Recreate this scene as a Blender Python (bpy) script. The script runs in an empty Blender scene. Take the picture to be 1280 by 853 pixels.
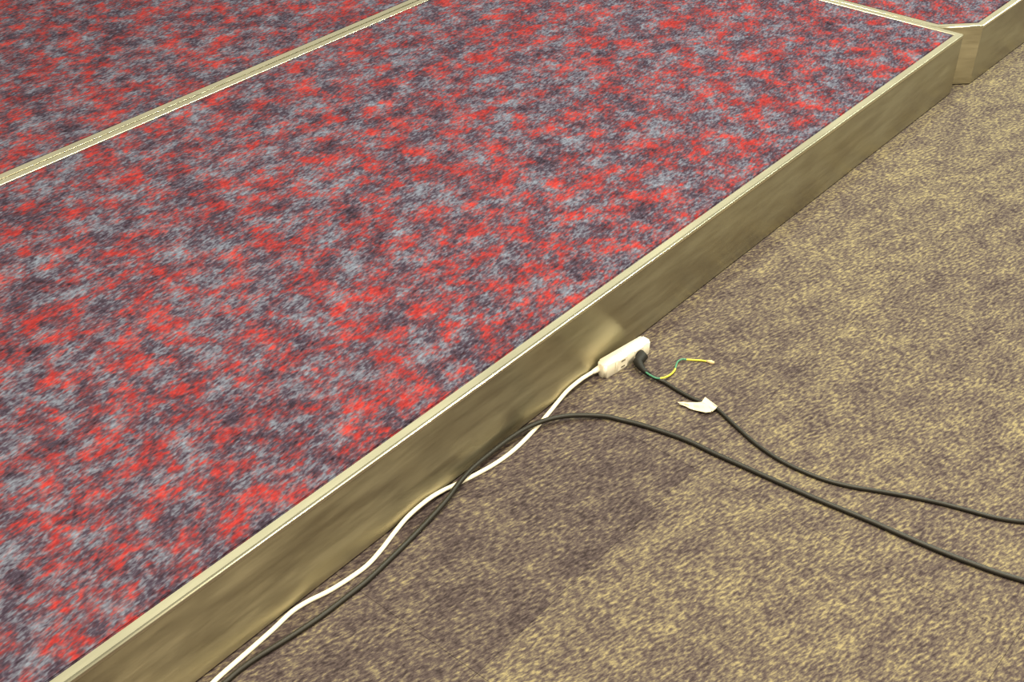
import bpy, bmesh, math, random
from mathutils import Vector, Matrix

# ------------------------------------------------------------------ camera, light, exposure
sc = bpy.context.scene
C = sc.collection
H = 1.26            # lens height above the floor
DECK = 0.15         # height of the stage platforms
FPX = 1520.36       # focal length in pixels of the 1280 px frame
CX, CY = 640.0, 426.5
# world axes seen from the camera (x right, y down, z forward): X along the stage edge, Y across the stage, Z up
V1 = (2240.0 - CX, -705.0 - CY)
V2 = (-1604.865 - CX, -705.0 - CY)
d1 = Vector((V1[0], V1[1], FPX)).normalized()
d2 = Vector((V2[0], V2[1], FPX)).normalized()
d3 = d1.cross(d2).normalized()
d2 = d3.cross(d1).normalized()
W = Matrix((d1, d2, d3))            # world = W @ cam

cam = bpy.data.cameras.new('camera')
cam.sensor_width = 36.0
cam.lens = FPX / 1280 * 36.0
cam.clip_start = 0.02
co = bpy.data.objects.new('camera', cam)
C.objects.link(co)
right, upc, back = W @ Vector((1, 0, 0)), W @ Vector((0, -1, 0)), W @ Vector((0, 0, -1))
m = Matrix((right, upc, back)).transposed().to_4x4()
m.translation = (0, 0, H)
co.matrix_world = m
sc.camera = co

sc.view_settings.view_transform = 'Standard'
sc.view_settings.look = 'None'
sc.view_settings.gamma = 1.0
sc.view_settings.use_curve_mapping = False
sc.view_settings.exposure = 0.3

world = bpy.data.worlds.new('world')
world.use_nodes = True
bg = world.node_tree.nodes['Background']
bg.inputs['Color'].default_value = (1.0, 0.95, 0.74, 1)
bg.inputs['Strength'].default_value = 0.5
sc.world = world


def lamp(name, loc, target, energy, size, color):
    l = bpy.data.lights.new(name, 'AREA')
    l.shape = 'DISK'
    l.size = size
    l.energy = energy
    l.color = color
    o = bpy.data.objects.new(name, l)
    o.location = loc
    o.rotation_euler = (Vector(target) - Vector(loc)).to_track_quat('-Z', 'Y').to_euler()
    C.objects.link(o)
    return o


WARM = (1.0, 0.84, 0.58)
PALE = (0.96, 1.0, 0.80)
for lx, ly, e, c in ((-0.9, 0.35, 45, WARM), (0.75, 0.45, 62, WARM), (2.4, 0.35, 40, PALE), (4.0, 0.4, 58, PALE), 
                     (-0.4, 1.45, 12, PALE), (1.6, 1.5, 30, PALE), (3.4, 1.45, 22, PALE)):
    lamp('overhead_lamp', (lx, ly, 2.85), (lx, ly, 0), e, 0.3, c)
# unseen lamps added for effect: one warms the cut corner, two light the rim
lamp('overhead_lamp', (1.9, -2.5, 2.5), (1.6, 0.9, 0), 92, 0.3, WARM)
lamp('overhead_lamp', (5.8, 0.5, 2.7), (2.6, 0.9, 0), 44, 0.3, PALE)
lamp('overhead_lamp', (8.0, 0.5, 2.7), (2.6, 0.9, 0), 70, 0.3, PALE)


# ------------------------------------------------------------------ helpers
def ray_point(px, py, z=0.0):
    """The point at height z that the photograph shows at pixel (px, py)."""
    d = W @ Vector((px - CX, py - CY, FPX))
    t = (z - H) / d.z
    return Vector((0, 0, H)) + d * t


def obj(name, bm, mat, parent=None, smooth=False):
    me = bpy.data.meshes.new(name)
    bmesh.ops.recalc_face_normals(bm, faces=bm.faces[:])
    bm.to_mesh(me)
    bm.free()
    for p in me.polygons:
        p.use_smooth = smooth
    for mm in (mat if isinstance(mat, list) else [mat]):
        me.materials.append(mm)
    o = bpy.data.objects.new(name, me)
    C.objects.link(o)
    if parent is not None:
        o.parent = parent
        o.matrix_parent_inverse = Matrix.Identity(4)
        o.location = -parent.matrix_basis.translation if parent.type == 'EMPTY' and parent.get('abs') else (0, 0, 0)
    return o


def empty(name, label, cat, group=None):
    """A thing whose parts are modelled in world coordinates: an Empty at its base."""
    o = bpy.data.objects.new(name, None)
    C.objects.link(o)
    o.empty_display_size = 0.05
    if label:
        o['label'] = label
    if cat:
        o['category'] = cat
    if group:
        o['group'] = group
    return o


def seat_at(o, loc):
    """Move an Empty to its base while its children stay where they were modelled."""
    o.location = loc
    for ch in o.children:
        ch.location = Vector(ch.location) - Vector(loc)


def prism(pts, z0, z1, bm=None):
    bm = bm or bmesh.new()
    lo = [bm.verts.new((p[0], p[1], z0)) for p in pts]
    hi = [bm.verts.new((p[0], p[1], z1)) for p in pts]
    n = len(pts)
    bm.faces.new(lo[::-1])
    bm.faces.new(hi)
    for i in range(n):
        bm.faces.new((lo[i], lo[(i + 1) % n], hi[(i + 1) % n], hi[i]))
    return bm


def box(bm, c, s, M=None):
    r = bmesh.ops.create_cube(bm, size=1.0)
    T = Matrix.Translation(Vector(c)) @ Matrix.Diagonal((s[0], s[1], s[2], 1))
    bmesh.ops.transform(bm, matrix=(M @ T) if M else T, verts=r['verts'])
    return r['verts']


def spline(pts, per=10):
    """Centripetal-free Catmull-Rom through the points."""
    P = [Vector(p) for p in pts]
    P = [P[0] * 2 - P[1]] + P + [P[-1] * 2 - P[-2]]
    out = []
    for i in range(1, len(P) - 2):
        a, b, c, d = P[i - 1], P[i], P[i + 1], P[i + 2]
        for k in range(per):
            t = k / per
            out.append(0.5 * ((2 * b) + (c - a) * t + (2 * a - 5 * b + 4 * c - d) * t * t + (3 * b - a - 3 * c + d) * t ** 3))
    out.append(P[-2])
    return out


def tube(path, radius, seg=12, bm=None, flat=1.0, cap=True, mat_at=None):
    """A round (or flattened) tube along a path; radius may be a number or one per point."""
    bm = bm or bmesh.new()
    n = len(path)
    rings = []
    for i, p in enumerate(path):
        t = (path[min(i + 1, n - 1)] - path[max(i - 1, 0)]).normalized()
        side = t.cross(Vector((0, 0, 1)))
        side = side.normalized() if side.length > 1e-4 else Vector((1, 0, 0))
        up = side.cross(t).normalized()
        r = radius[i] if isinstance(radius, (list, tuple)) else radius
        rings.append([bm.verts.new(p + side * math.cos(2 * math.pi * k / seg) * r + up * math.sin(2 * math.pi * k / seg) * r * flat)
                      for k in range(seg)])
    for i in range(n - 1):
        for k in range(seg):
            f = bm.faces.new((rings[i][k], rings[i][(k + 1) % seg], rings[i + 1][(k + 1) % seg], rings[i + 1][k]))
            if mat_at:
                f.material_index = mat_at(i)
    if cap:
        bm.faces.new(rings[0][::-1])
        bm.faces.new(rings[-1])
    return bm


# ------------------------------------------------------------------ materials
def new_mat(name):
    mt = bpy.data.materials.new(name)
    mt.use_nodes = True
    nt = mt.node_tree
    return mt, nt, nt.nodes['Principled BSDF']


def srgb(r, g, b):
    f = lambda v: (v / 255 / 12.92) if v / 255 <= 0.04045 else ((v / 255 + 0.055) / 1.055) ** 2.4
    return (f(r), f(g), f(b), 1)


def mapping(nt, rot=0.0, scale=(1, 1, 1), src='Object'):
    tc = nt.nodes.new('ShaderNodeTexCoord')
    if src == 'World':
        g = nt.nodes.new('ShaderNodeNewGeometry')
        out = g.outputs['Position']
    else:
        out = tc.outputs[src]
    mp = nt.nodes.new('ShaderNodeMapping')
    mp.vector_type = 'TEXTURE'      # rotate first, then divide by scale
    mp.inputs['Rotation'].default_value = (0, 0, rot)
    mp.inputs['Scale'].default_value = scale
    nt.links.new(out, mp.inputs['Vector'])
    return mp.outputs['Vector']


def noise(nt, vec, scale, detail=2.0, rough=0.5, dist=0.0):
    n = nt.nodes.new('ShaderNodeTexNoise')
    n.inputs['Scale'].default_value = scale
    n.inputs['Detail'].default_value = detail
    n.inputs['Roughness'].default_value = rough
    n.inputs['Distortion'].default_value = dist
    nt.links.new(vec, n.inputs['Vector'])
    return n.outputs['Fac']


def math_node(nt, op, a, b=None, clamp=False):
    n = nt.nodes.new('ShaderNodeMath')
    n.operation = op
    n.use_clamp = clamp
    for i, v in enumerate((a, b)):
        if v is None:
            continue
        if isinstance(v, (int, float)):
            n.inputs[i].default_value = v
        else:
            nt.links.new(v, n.inputs[i])
    return n.outputs[0]


def ramp(nt, fac, stops, interp='LINEAR'):
    r = nt.nodes.new('ShaderNodeValToRGB')
    r.color_ramp.interpolation = interp
    e = r.color_ramp.elements
    while len(e) < len(stops):
        e.new(0.5)
    for el, (p, c) in zip(e, stops):
        el.position = p
        el.color = c if isinstance(c, tuple) else (c, c, c, 1)
    nt.links.new(fac, r.inputs['Fac'])
    return r.outputs['Color']


def mix(nt, fac, a, b, blend='MIX'):
    n = nt.nodes.new('ShaderNodeMix')
    n.data_type = 'RGBA'
    n.blend_type = blend
    for s, v in ((n.inputs[0], fac), (n.inputs[6], a), (n.inputs[7], b)):
        if isinstance(v, (int, float)):
            s.default_value = v
        elif isinstance(v, tuple):
            s.default_value = v
        else:
            nt.links.new(v, s)
    return n.outputs[2]


def bump(nt, bsdf, height, strength, distance):
    b = nt.nodes.new('ShaderNodeBump')
    b.inputs['Strength'].default_value = strength
    b.inputs['Distance'].default_value = distance
    nt.links.new(height, b.inputs['Height'])
    nt.links.new(b.outputs['Normal'], bsdf.inputs['Normal'])


def mat_stage_carpet():
    mt, nt, b = new_mat('mottled_red_grey_carpet')

    def shifted(vec, o):
        n = nt.nodes.new('ShaderNodeVectorMath')
        n.operation = 'ADD'
        n.inputs[1].default_value = o
        nt.links.new(vec, n.inputs[0])
        return n.outputs[0]
    v = mapping(nt, 0.0, (1.15, 1.0, 1.0), 'World')
    v2 = mapping(nt, math.radians(7), (2.3, 1.0, 1.0), 'World')
    clump = noise(nt, v, 22, 3.0, 0.65, 0.3)
    tuft_r = noise(nt, v2, 190, 1.5, 0.6)
    a = math_node(nt, 'ADD', math_node(nt, 'MULTIPLY', clump, 0.60), math_node(nt, 'MULTIPLY', tuft_r, 0.40))
    shade = noise(nt, shifted(v, (7.3, 3.1, 5.7)), 22, 3.0, 0.62, 0.4)
    tuft_g = noise(nt, shifted(v2, (2.3, 9.1, 1.7)), 230, 1.5, 0.6)
    g = math_node(nt, 'ADD', math_node(nt, 'MULTIPLY', shade, 0.5), math_node(nt, 'MULTIPLY', tuft_g, 0.5))
    grey = ramp(nt, g, [(0.30, srgb(28, 21, 29)), (0.46, srgb(56, 48, 62)), (0.54, srgb(80, 80, 95)), (0.70, srgb(106, 114, 132))])
    plum = ramp(nt, g, [(0.30, srgb(42, 25, 33)), (0.5, srgb(80, 52, 62)), (0.70, srgb(116, 84, 92))])
    red = ramp(nt, g, [(0.30, srgb(88, 30, 34)), (0.5, srgb(128, 40, 41)), (0.70, srgb(160, 54, 51))])
    col = mix(nt, ramp(nt, a, [(0.44, 0.0), (0.52, 1.0)]), grey, plum)
    col = mix(nt, ramp(nt, a, [(0.52, 0.0), (0.62, 1.0)]), col, red)
    nt.links.new(col, b.inputs['Base Color'])
    b.inputs['Roughness'].default_value = 1.0
    b.inputs['Specular IOR Level'].default_value = 0.05
    bump(nt, b, tuft_g, 0.45, 0.004)
    return mt


def mat_floor_carpet():
    mt, nt, b = new_mat('flecked_loop_carpet')
    v = mapping(nt, math.radians(-14), (2.6, 1.0, 1.0), 'World')
    fleck = noise(nt, v, 235, 3.0, 0.62)
    patch = noise(nt, mapping(nt, math.radians(-14), (1.6, 1, 1), 'World'), 26, 2.0, 0.5)
    big = noise(nt, mapping(nt, 0, (1, 1, 1), 'World'), 5, 1.0, 0.5)
    at = nt.nodes.new('ShaderNodeAttribute')
    at.attribute_type = 'OBJECT'
    at.attribute_name = 'tint'
    t = at.outputs['Fac']
    s = math_node(nt, 'ADD', math_node(nt, 'MULTIPLY', fleck, 0.72), math_node(nt, 'MULTIPLY', patch, 0.22))
    s = math_node(nt, 'ADD', s, math_node(nt, 'MULTIPLY', big, 0.06))
    s = math_node(nt, 'ADD', s, math_node(nt, 'MULTIPLY', math_node(nt, 'SUBTRACT', t, 0.5), 0.12))
    col = ramp(nt, s, [(0.34, srgb(46, 39, 41)), (0.46, srgb(70, 61, 62)), (0.54, srgb(92, 83, 74)), (0.66, srgb(132, 121, 92))])
    nt.links.new(col, b.inputs['Base Color'])
    b.inputs['Roughness'].default_value = 1.0
    b.inputs['Specular IOR Level'].default_value = 0.05
    bump(nt, b, fleck, 0.35, 0.003)
    return mt


def mat_steel(name, col, rough, scratch=0.25, aniso=0.7, wear=0.12):
    mt, nt, b = new_mat(name)
    b.inputs['Metallic'].default_value = 1.0
    v = mapping(nt, 0.0, (40.0, 1.0, 1.0), 'UV')
    brush = noise(nt, v, 700, 2.0, 0.6)
    smear = noise(nt, mapping(nt, 0, (3.0, 1, 1), 'UV'), 14, 3.0, 0.6)
    marks = noise(nt, mapping(nt, 0, (9.0, 1, 1), 'UV'), 60, 3.0, 0.6)
    smear = math_node(nt, 'ADD', math_node(nt, 'MULTIPLY', smear, 0.6), math_node(nt, 'MULTIPLY', marks, 0.4))
    smear = ramp(nt, smear, [(0.36, 0.0), (0.62, 1.0)])
    c2 = tuple(x * 0.84 for x in col[:3]) + (1,)
    nt.links.new(mix(nt, smear, c2, col), b.inputs['Base Color'])
    r = math_node(nt, 'ADD', rough - wear / 2, math_node(nt, 'MULTIPLY', smear, wear))
    nt.links.new(r, b.inputs['Roughness'])
    b.inputs['Anisotropic'].default_value = aniso
    b.inputs['Anisotropic Rotation'].default_value = 0.25
    tg = nt.nodes.new('ShaderNodeTangent')
    tg.direction_type = 'UV_MAP'
    nt.links.new(tg.outputs[0], b.inputs['Tangent'])
    if scratch:
        bump(nt, b, brush, scratch, 0.0004)
    return mt


def mat_plain(name, col, rough=0.5, spec=0.5, var=0.08, scale=60):
    mt, nt, b = new_mat(name)
    n = noise(nt, mapping(nt, 0, (1, 1, 1), 'Object'), scale, 2.0)
    dark = tuple(x * (1 - var * 2) for x in col[:3]) + (1,)
    nt.links.new(mix(nt, n, dark, col), b.inputs['Base Color'])
    b.inputs['Roughness'].default_value = rough
    b.inputs['Specular IOR Level'].default_value = spec
    return mt


M_STAGE = mat_stage_carpet()
M_FLOOR = mat_floor_carpet()
M_FASCIA = mat_steel('brushed_steel', (0.43, 0.385, 0.265, 1), 0.35, 0.25, 0.78)
M_TRIM = mat_steel('satin_trim_metal', (0.84, 0.79, 0.59, 1), 0.31, 0.0, 0.0, 0.02)
M_DECK = mat_plain('dark_deck_board', srgb(40, 34, 30), 0.8)
M_RUBBER = mat_plain('black_rubber', srgb(28, 27, 26), 0.6)
M_WHITE = mat_plain('white_plastic', srgb(238, 232, 216), 0.35, 0.5, 0.02)
M_WCORD = mat_plain('white_cord_vinyl', srgb(240, 234, 214), 0.4, 0.5, 0.02)
M_BLACK = mat_plain('black_cord_rubber', srgb(28, 25, 20), 0.5, 0.35, 0.1)
M_PLUG = mat_plain('black_plug_rubber', srgb(20, 18, 16), 0.6, 0.25)
M_SLOT = mat_plain('dark_slot', srgb(70, 58, 40), 0.7)
M_PRINT = mat_plain('faint_print', srgb(206, 196, 164), 0.5)
M_GREEN = mat_plain('green_insulation', srgb(58, 118, 92), 0.4)
M_YELLOW = mat_plain('yellow_insulation', srgb(204, 196, 52), 0.4)
M_LUG = mat_plain('clear_sleeve_and_tinned_end', srgb(206, 182, 140), 0.35)
M_TAPE = mat_plain('white_paper_tape', srgb(212, 196, 168), 0.8, 0.2, 0.05, 120)
M_SLAB = mat_plain('concrete_subfloor', srgb(92, 86, 78), 0.9)

# ------------------------------------------------------------------ the setting: carpet-tiled floor
fb = bmesh.new()
box(fb, (2.0, 1.2, -0.056), (6.4, 5.6, 0.1))
floor = obj('floor', fb, M_SLAB)
floor['kind'] = 'structure'
floor['label'] = 'grey and tan flecked carpet tile floor in front of the stage'

TS = 0.5
tb = bmesh.new()
vs = box(tb, (0, 0, -0.003), (TS - 0.0003, TS - 0.0003, 0.006))
top = [e for e in tb.edges if all(v.co.z > -0.001 for v in e.verts)]
bmesh.ops.bevel(tb, geom=top, offset=0.0003, segments=1, affect='EDGES')
tile_mesh = None
tints = {(-3, 0): .22, (-2, 0): .20, (-1, 0): .18, (0, 0): .48, (1, 0): .66, (2, 0): .70, (3, 0): .72,
         (-3, -1): .52, (-2, -1): .56, (-1, -1): .60, (0, -1): .59, (1, -1): .58, (2, -1): .58, (3, -1): .56}
rnd = random.Random(4)
for r in range(-4, 6):
    for c in range(-4, 7):
        x, y = 1.225 + TS * (c + 0.5), 0.67 + TS * (r + 0.5)
        if tile_mesh is None:
            t = obj('carpet_tile', tb, M_FLOOR, floor)
            tile_mesh = t.data
        else:
            t = bpy.data.objects.new('carpet_tile', tile_mesh)
            C.objects.link(t)
            t.parent = floor
        t.location = (x, y, 0)
        t['tint'] = float(tints.get((c, r), rnd.uniform(.4, .75)))


# ------------------------------------------------------------------ stage platforms
def inset(poly, d):
    """Corner points of a counter-clockwise polygon moved inwards by d."""
    n = len(poly)
    out = []
    for i in range(n):
        p0, p1, p2 = Vector(poly[i - 1]), Vector(poly[i]), Vector(poly[(i + 1) % n])
        e1, e2 = (p1 - p0).normalized(), (p2 - p1).normalized()
        n1, n2 = Vector((-e1.y, e1.x)), Vector((-e2.y, e2.x))
        k = (n1 + n2)
        k = k / k.dot(n1)
        out.append(p1 + k * d)
    return out


def side_strip(poly, i, profile):
    """One mitred length of a profile [(inset, z)] along side i of the polygon, with UVs running along it."""
    bm = bmesh.new()
    uv = bm.loops.layers.uv.new('UVMap')
    A, B = [], []
    n = len(poly)
    run, s = [], 0.0
    for k, (d, z) in enumerate(profile):
        q = inset(poly, d)
        a, b = q[i], q[(i + 1) % n]
        A.append(bm.verts.new((a.x, a.y, z)))
        B.append(bm.verts.new((b.x, b.y, z)))
        if k:
            s += math.hypot(d - profile[k - 1][0], z - profile[k - 1][1])
        run.append(s)
    L = (Vector(poly[(i + 1) % n]) - Vector(poly[i])).length
    m = len(profile)
    for k in range(m):
        j = (k + 1) % m
        f = bm.faces.new((A[k], B[k], B[j], A[j]))
        v1 = run[j] if j else run[-1] + 0.01
        for lp, c in zip(f.loops, ((0, run[k]), (L, run[k]), (L, v1), (0, v1))):
            lp[uv].uv = c
    bm.faces.new(A)
    bm.faces.new(B[::-1])
    return bm


TW = 0.0165                                  # width of the metal edging seen from above
RR = 0.0034                                  # its rounded outer corner


def trim_profile(rr):
    return [(0.0, DECK - 0.0075)] + \
        [(rr - rr * math.cos(a), DECK - rr + rr * math.sin(a)) for a in [math.pi / 2 * k / 6 for k in range(7)]] + \
        [(TW - 0.0008, DECK), (TW, DECK - 0.0008), (TW, DECK - 0.0075)]


fascia_profile = [(0.0004, 0.0035), (0.0004, DECK - 0.0076), (0.003, DECK - 0.0076), (0.003, 0.0035)]


def platform(label, poly, base, exposed):
    t = empty('stage_platform', label, 'stage', None)
    q = inset(poly, TW + 0.0006)
    bm = prism(q, DECK - 0.012, DECK - 0.0004)
    tope = [e for e in bm.edges if all(v.co.z > DECK - 0.001 for v in e.verts)]
    bmesh.ops.bevel(bm, geom=tope, offset=0.003, segments=3, affect='EDGES')
    obj('carpet', bm, M_STAGE, t)
    obj('deck_board', prism(inset(poly, 0.0035), 0.02, DECK - 0.0125), M_DECK, t)
    for p in inset(poly, 0.09):
        fm = bmesh.new()
        bmesh.ops.create_cone(fm, cap_ends=True, segments=16, radius1=0.022, radius2=0.018, depth=0.02,
                              matrix=Matrix.Translation((p.x, p.y, 0.01)))
        obj('foot', fm, M_RUBBER, t)
    for i in range(len(poly)):
        o = obj('edge_trim', side_strip(poly, i, trim_profile(RR if i in exposed else 0.0009)), M_TRIM, t, smooth=True)
        for p in o.data.polygons:       # only the narrow faces of the rounded corner are smooth
            p.use_smooth = len(p.vertices) == 4 and 0.05 < abs(p.normal.z) < 0.998
        obj('fascia', side_strip(poly, i, fascia_profile), M_FASCIA, t)
    seat_at(t, base)
    return t


Y0 = 0.930
front = [(-0.3, Y0), (2.722, Y0), (2.700, 2.055), (-0.3, 1.984)]
platform('wide red and grey carpeted stage platform behind the power strip, largest in view', front, (1.2, 1.5, 0), (0,))
rear = [(-0.3, 1.988), (2.700, 2.059), (2.690, 3.25), (-0.3, 3.20)]
platform('carpeted stage platform beyond the long double metal seam, away from the floor', rear, (1.2, 2.6, 0), ())
side = [(2.803, 0.917), (4.25, 0.900), (4.25, 2.060), (2.7035, 2.060), (2.7235, 0.994)]
platform('carpeted stage platform with a cut corner beside the short seam', side, (3.5, 1.5, 0), (0, 4))


# ------------------------------------------------------------------ white power strip
SX, SY, ang = 1.3105, 0.9045, math.radians(-8.0)     # front left bottom corner, yaw
SL, SD, SH = 0.110, 0.0215, 0.026
strip = empty('power_strip', 'white power strip with a white cord lying against the metal stage edge', 'power strip')
M0 = Matrix.Translation((SX, SY, 0.0004)) @ Matrix.Rotation(ang, 4, 'Z')     # local x along, y depth, z up


def rounded_bar(L, D, Hh, rc, rl):
    """Plan outline with rounded corners (larger on the cord end), extruded and with softened top edges."""
    pts = []
    for (cx, cy, a0, r) in ((L - rc, rc, -90, rc), (L - rc, D - rc, 0, rc), (rl, D - rl, 90, rl), (rl * .7, rl * .7, 180, rl * .7)):
        for k in range(6):
            a = math.radians(a0 + 90 * k / 5)
            pts.append((cx + r * math.cos(a), cy + r * math.sin(a)))
    bm = prism(pts, 0, Hh)
    e = [e for e in bm.edges if all(v.co.z > Hh - 1e-5 for v in e.verts) or all(v.co.z < 1e-5 for v in e.verts)]
    bmesh.ops.bevel(bm, geom=e, offset=0.0022, segments=3, affect='EDGES')
    return bm


bm = rounded_bar(SL, SD, SH, 0.004, 0.008)
bmesh.ops.transform(bm, matrix=M0, verts=bm.verts[:])
body = obj('body', bm, M_WHITE, strip, smooth=True)
# seam between the end cap and the outlets, faint print on top, two outlets on the front face
for xs in (0.024,):
    bm = bmesh.new()
    box(bm, (xs, -0.0001, SH / 2), (0.0008, 0.0006, SH * .8), M0)
    obj('case_seam', bm, M_PRINT, body)
for xs in (0.042, 0.081):
    bm = bmesh.new()
    box(bm, (xs, -0.0002, SH / 2), (0.022, 0.0012, 0.021), M0)
    bmesh.ops.bevel(bm, geom=bm.edges[:], offset=0.0004, segments=1, affect='EDGES')
    sk = obj('outlet', bm, M_WHITE, strip)
    for dz in (-0.006, 0.006):
        sm = bmesh.new()
        box(sm, (xs, -0.0010, SH / 2 + dz), (0.009, 0.0006, 0.0022), M0)
        obj('slot', sm, M_SLOT, sk)
for k, (x0, x1, yy) in enumerate(((0.034, 0.078, 0.0130), (0.038, 0.070, 0.0100), (0.030, 0.062, 0.0070))):
    bm = bmesh.new()
    n = 9 if k == 0 else 6
    for q in range(n):
        w = (x1 - x0) / n
        box(bm, (x0 + w * (q + 0.5), yy, SH + 0.00005), (w * 0.72, 0.0013, 0.0002), M0)
    obj('moulded_marking', bm, M_PRINT, body)


def clear_fascia(px, py, r, z=None, gap=0.0012):
    """Pixel to a cord centre resting on the floor, lifted just enough that it stays in front of the stage side."""
    z = r if z is None else z
    p = ray_point(px, py, z)
    while p.y > Y0 - r - gap and z < 0.06:
        z += 0.0005
        p = ray_point(px, py, z)
    return p


RW = 0.0033
wc = [(725, 475.5), (710, 488), (697, 503), (687.7, 514.5), (671, 534), (655, 551), (638.5, 566), (618.8, 580), (595.8, 593),
      (572.8, 604.5), (549.8, 615.5), (532, 627), (510, 646), (492.7, 666.5), (477, 687), (460, 706), (439.4, 721.6), (411.9, 738.8),
      (384.4, 752.5), (363.8, 766), (339.7, 788.6), (308.8, 816), (277.8, 843), (262, 858), (235, 885), (205, 915)]
pts = [clear_fascia(*q) for q in ((753, 458.5, RW, .013), (746, 462.5, RW, .012), (739, 466.5, RW, .0095), (732, 470.8, RW, .0065))]
pts += [clear_fascia(x, y, RW) for x, y in wc]
path = spline(pts, 8)
obj('cord', tube(path, RW, 12), M_WCORD, strip, smooth=True)
# tapered strain relief
obj('strain_relief', tube(path[:15], [0.0064 - 0.0025 * k / 14 for k in range(15)], 14), M_WHITE, strip, smooth=True)
seat_at(strip, tuple(M0 @ Vector((SL / 2, SD / 2, 0))))

# ------------------------------------------------------------------ thick black cable looping over the white cord
RB = 0.0039
bl = [(720, 519.5, .009), (697.5, 521.8, .0115), (676, 527.6, .0125), (655, 537, .0135), (632, 552, .0135), (609, 570, .0135), (589, 587, .013),
      (573, 605, .0125), (560, 623, .0105), (542.5, 643, .007), (515, 672, 0), (487.5, 699, 0), (460, 725, 0), (432.5, 747, 0), (405, 768, 0),
      (377.5, 787, 0), (350, 804.5, 0), (322.5, 821.5, 0), (299, 838, 0), (285, 850, 0), (264, 868, 0), (236, 893, 0)]
br = [(755, 520.5, .006), (776, 525, 0), (800, 531, 0), (830, 540.5, 0), (860, 551.5, 0), (892.8, 567, 0), (925.6, 581.7, 0), (958.4, 596.5, 0),
      (991, 611, 0), (1024, 625.5, 0), (1057, 639, 0), (1089.7, 652.5, 0), (1122.5, 667, 0), (1155, 681, 0), (1188, 694.5, 0), (1221, 707, 0),
      (1253.7, 718.5, 0), (1282, 727, 0), (1320, 740, 0), (1370, 755, 0)]
seq = bl[::-1] + br
pts = [clear_fascia(x, y, RB, max(RB, z)) for x, y, z in seq]
cable = empty('black_cable', 'thick black cable looping over the white cord and across the floor', 'cable')
obj('cable', tube(spline(pts, 8), RB, 14), M_BLACK, cable, smooth=True)
seat_at(cable, tuple(ray_point(776, 525, 0)))

# ------------------------------------------------------------------ black power cord with plug, earth wire and tape flag
RP = 0.0034
cordt = empty('power_lead', 'black power lead with green and yellow wire plugged into the white strip', 'power cord')
p0 = M0 @ Vector((0.080, -0.0016, SH / 2))
outv = (M0.to_3x3() @ Vector((0, -1, 0)))
pl = [p0 + outv * d for d in (0.0, 0.002, 0.0075)] + [ray_point(*q) for q in ((797.5, 453, .0125), (800.5, 458.5, .0115), (805, 463.5, .0095), (812.5, 469, .0075))]
obj('plug', tube(pl, [0.0092, 0.0100, 0.0098, 0.0085, 0.0062, 0.0048, 0.0042], 16, flat=0.95), M_PLUG, cordt, smooth=True)
pc = [(822, 474, .006), (830.7, 478, .0045), (843.3, 486, 0), (856, 493.3, 0), (867.6, 499, 0), (882, 504.5, 0), (896, 511.5, 0), (919, 532.5, 0),
      (945.3, 555.5, 0), (971.6, 573.5, 0), (997.8, 587, 0), (1030.6, 600, 0), (1063.4, 608.5, 0), (1096, 614, 0), (1135.6, 621, 0),
      (1175, 629.3, 0), (1207.8, 637.7, 0), (1240.6, 646.7, 0), (1263.6, 651, 0), (1283, 653, 0), (1320, 655, 0), (1370, 654, 0)]
pts = [pl[-2], pl[-1]] + [ray_point(x, y, max(RP, z)) for x, y, z in pc]
obj('cable', tube(spline(pts, 8), RP, 12), M_BLACK, cordt, smooth=True)
# earth wire: green and yellow by turns, ending in a bare crimp
gw = [(803, 461.5, .011), (808, 466, .0105), (814.8, 470.5, .010), (822, 473.2, .0095), (830.7, 472, .007), (838, 468.5, .004), (843.3, 463, .003), (845, 457.4, .004),
      (847.5, 452, .005), (852.8, 449.3, .005), (858, 449.7, .004), (867.6, 450.3, .003), (878, 451, .002), (884, 452, .002)]
gp = spline([ray_point(*g) for g in gw], 6)
ni = len(gp)


def stripe(i):
    k = i / 6
    return 0 if k < 3.2 or 6.3 < k < 9.9 else 1


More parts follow.
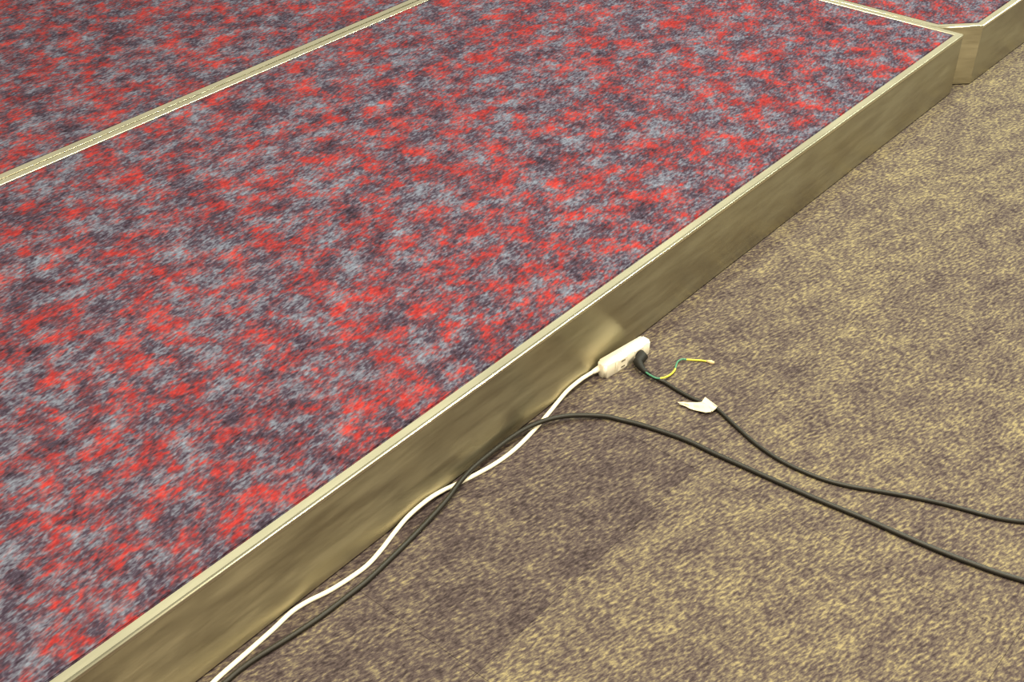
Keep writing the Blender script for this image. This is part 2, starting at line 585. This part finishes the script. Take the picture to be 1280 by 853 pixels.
obj('earth_wire', tube(gp, 0.0016, 10, mat_at=stripe), [M_GREEN, M_YELLOW], cordt, smooth=True)['label'] = 'green and yellow earth wire'
lp = [ray_point(882.5, 451.6, .002), ray_point(886, 452.2, .0022), ray_point(889, 453, .0026), ray_point(893, 453.8, .0022)]
obj('wire_end', tube(lp, [0.0016, 0.0030, 0.0038, 0.0022], 10), M_LUG, cordt, smooth=True)
seat_at(cordt, tuple(ray_point(900, 515, 0)))


# torn tape flag folded round the cord
def sheet(rows, thick):
    bm = bmesh.new()
    g = [[bm.verts.new(p) for p in r] for r in rows]
    for i in range(len(g) - 1):
        for j in range(len(g[0]) - 1):
            bm.faces.new((g[i][j], g[i][j + 1], g[i + 1][j + 1], g[i + 1][j]))
    bmesh.ops.recalc_face_normals(bm, faces=bm.faces[:])
    bmesh.ops.solidify(bm, geom=bm.faces[:], thickness=thick)
    return bm


rows = []
for (u, d, z) in (
        ((881.5, 496.5), (896.8, 508.0), .0015),
        ((879.5, 499.2), (896.0, 509.6), .0082),
        ((877.5, 502.0), (893.5, 512.0), .0094),
        ((876.0, 505.5), (890.5, 514.6), .0072),
        ((875.5, 510.0), (889.0, 516.2), .0012)):
    r = []
    for k in range(5):
        t = k / 4
        r.append(ray_point(u[0] + (d[0] - u[0]) * t, u[1] + (d[1] - u[1]) * t, z))
    rows.append(r)
tail_rows = []
for (top_, bot_, z) in (
        ((886, 501.5), (889, 515.0), .0088), ((879, 502.5), (882, 515.8), .0080), ((872, 503.2), (876, 514.5), .0065), ((866, 503.0), (868, 512.8), .0042),
        ((860, 503.2), (862, 510.8), .0052), ((854, 502.6), (857, 508.0), .0040), ((847, 502.8), (849.5, 505.2), .0060)):
    tail_rows.append([ray_point(top_[0] + (bot_[0] - top_[0]) * k / 3, top_[1] + (bot_[1] - top_[1]) * k / 3, z + 0.0012 * math.sin(k * 1.9)) for k in range(4)])
bm = sheet(rows, 0.0004)
tp = obj('tape_flag', bm, M_TAPE, cordt, smooth=False)
tp.location = -cordt.location
tp['label'] = 'torn white tape wrapped round the cord'
tl = obj('torn_end', sheet(tail_rows, 0.0004), M_TAPE, tp, smooth=False)
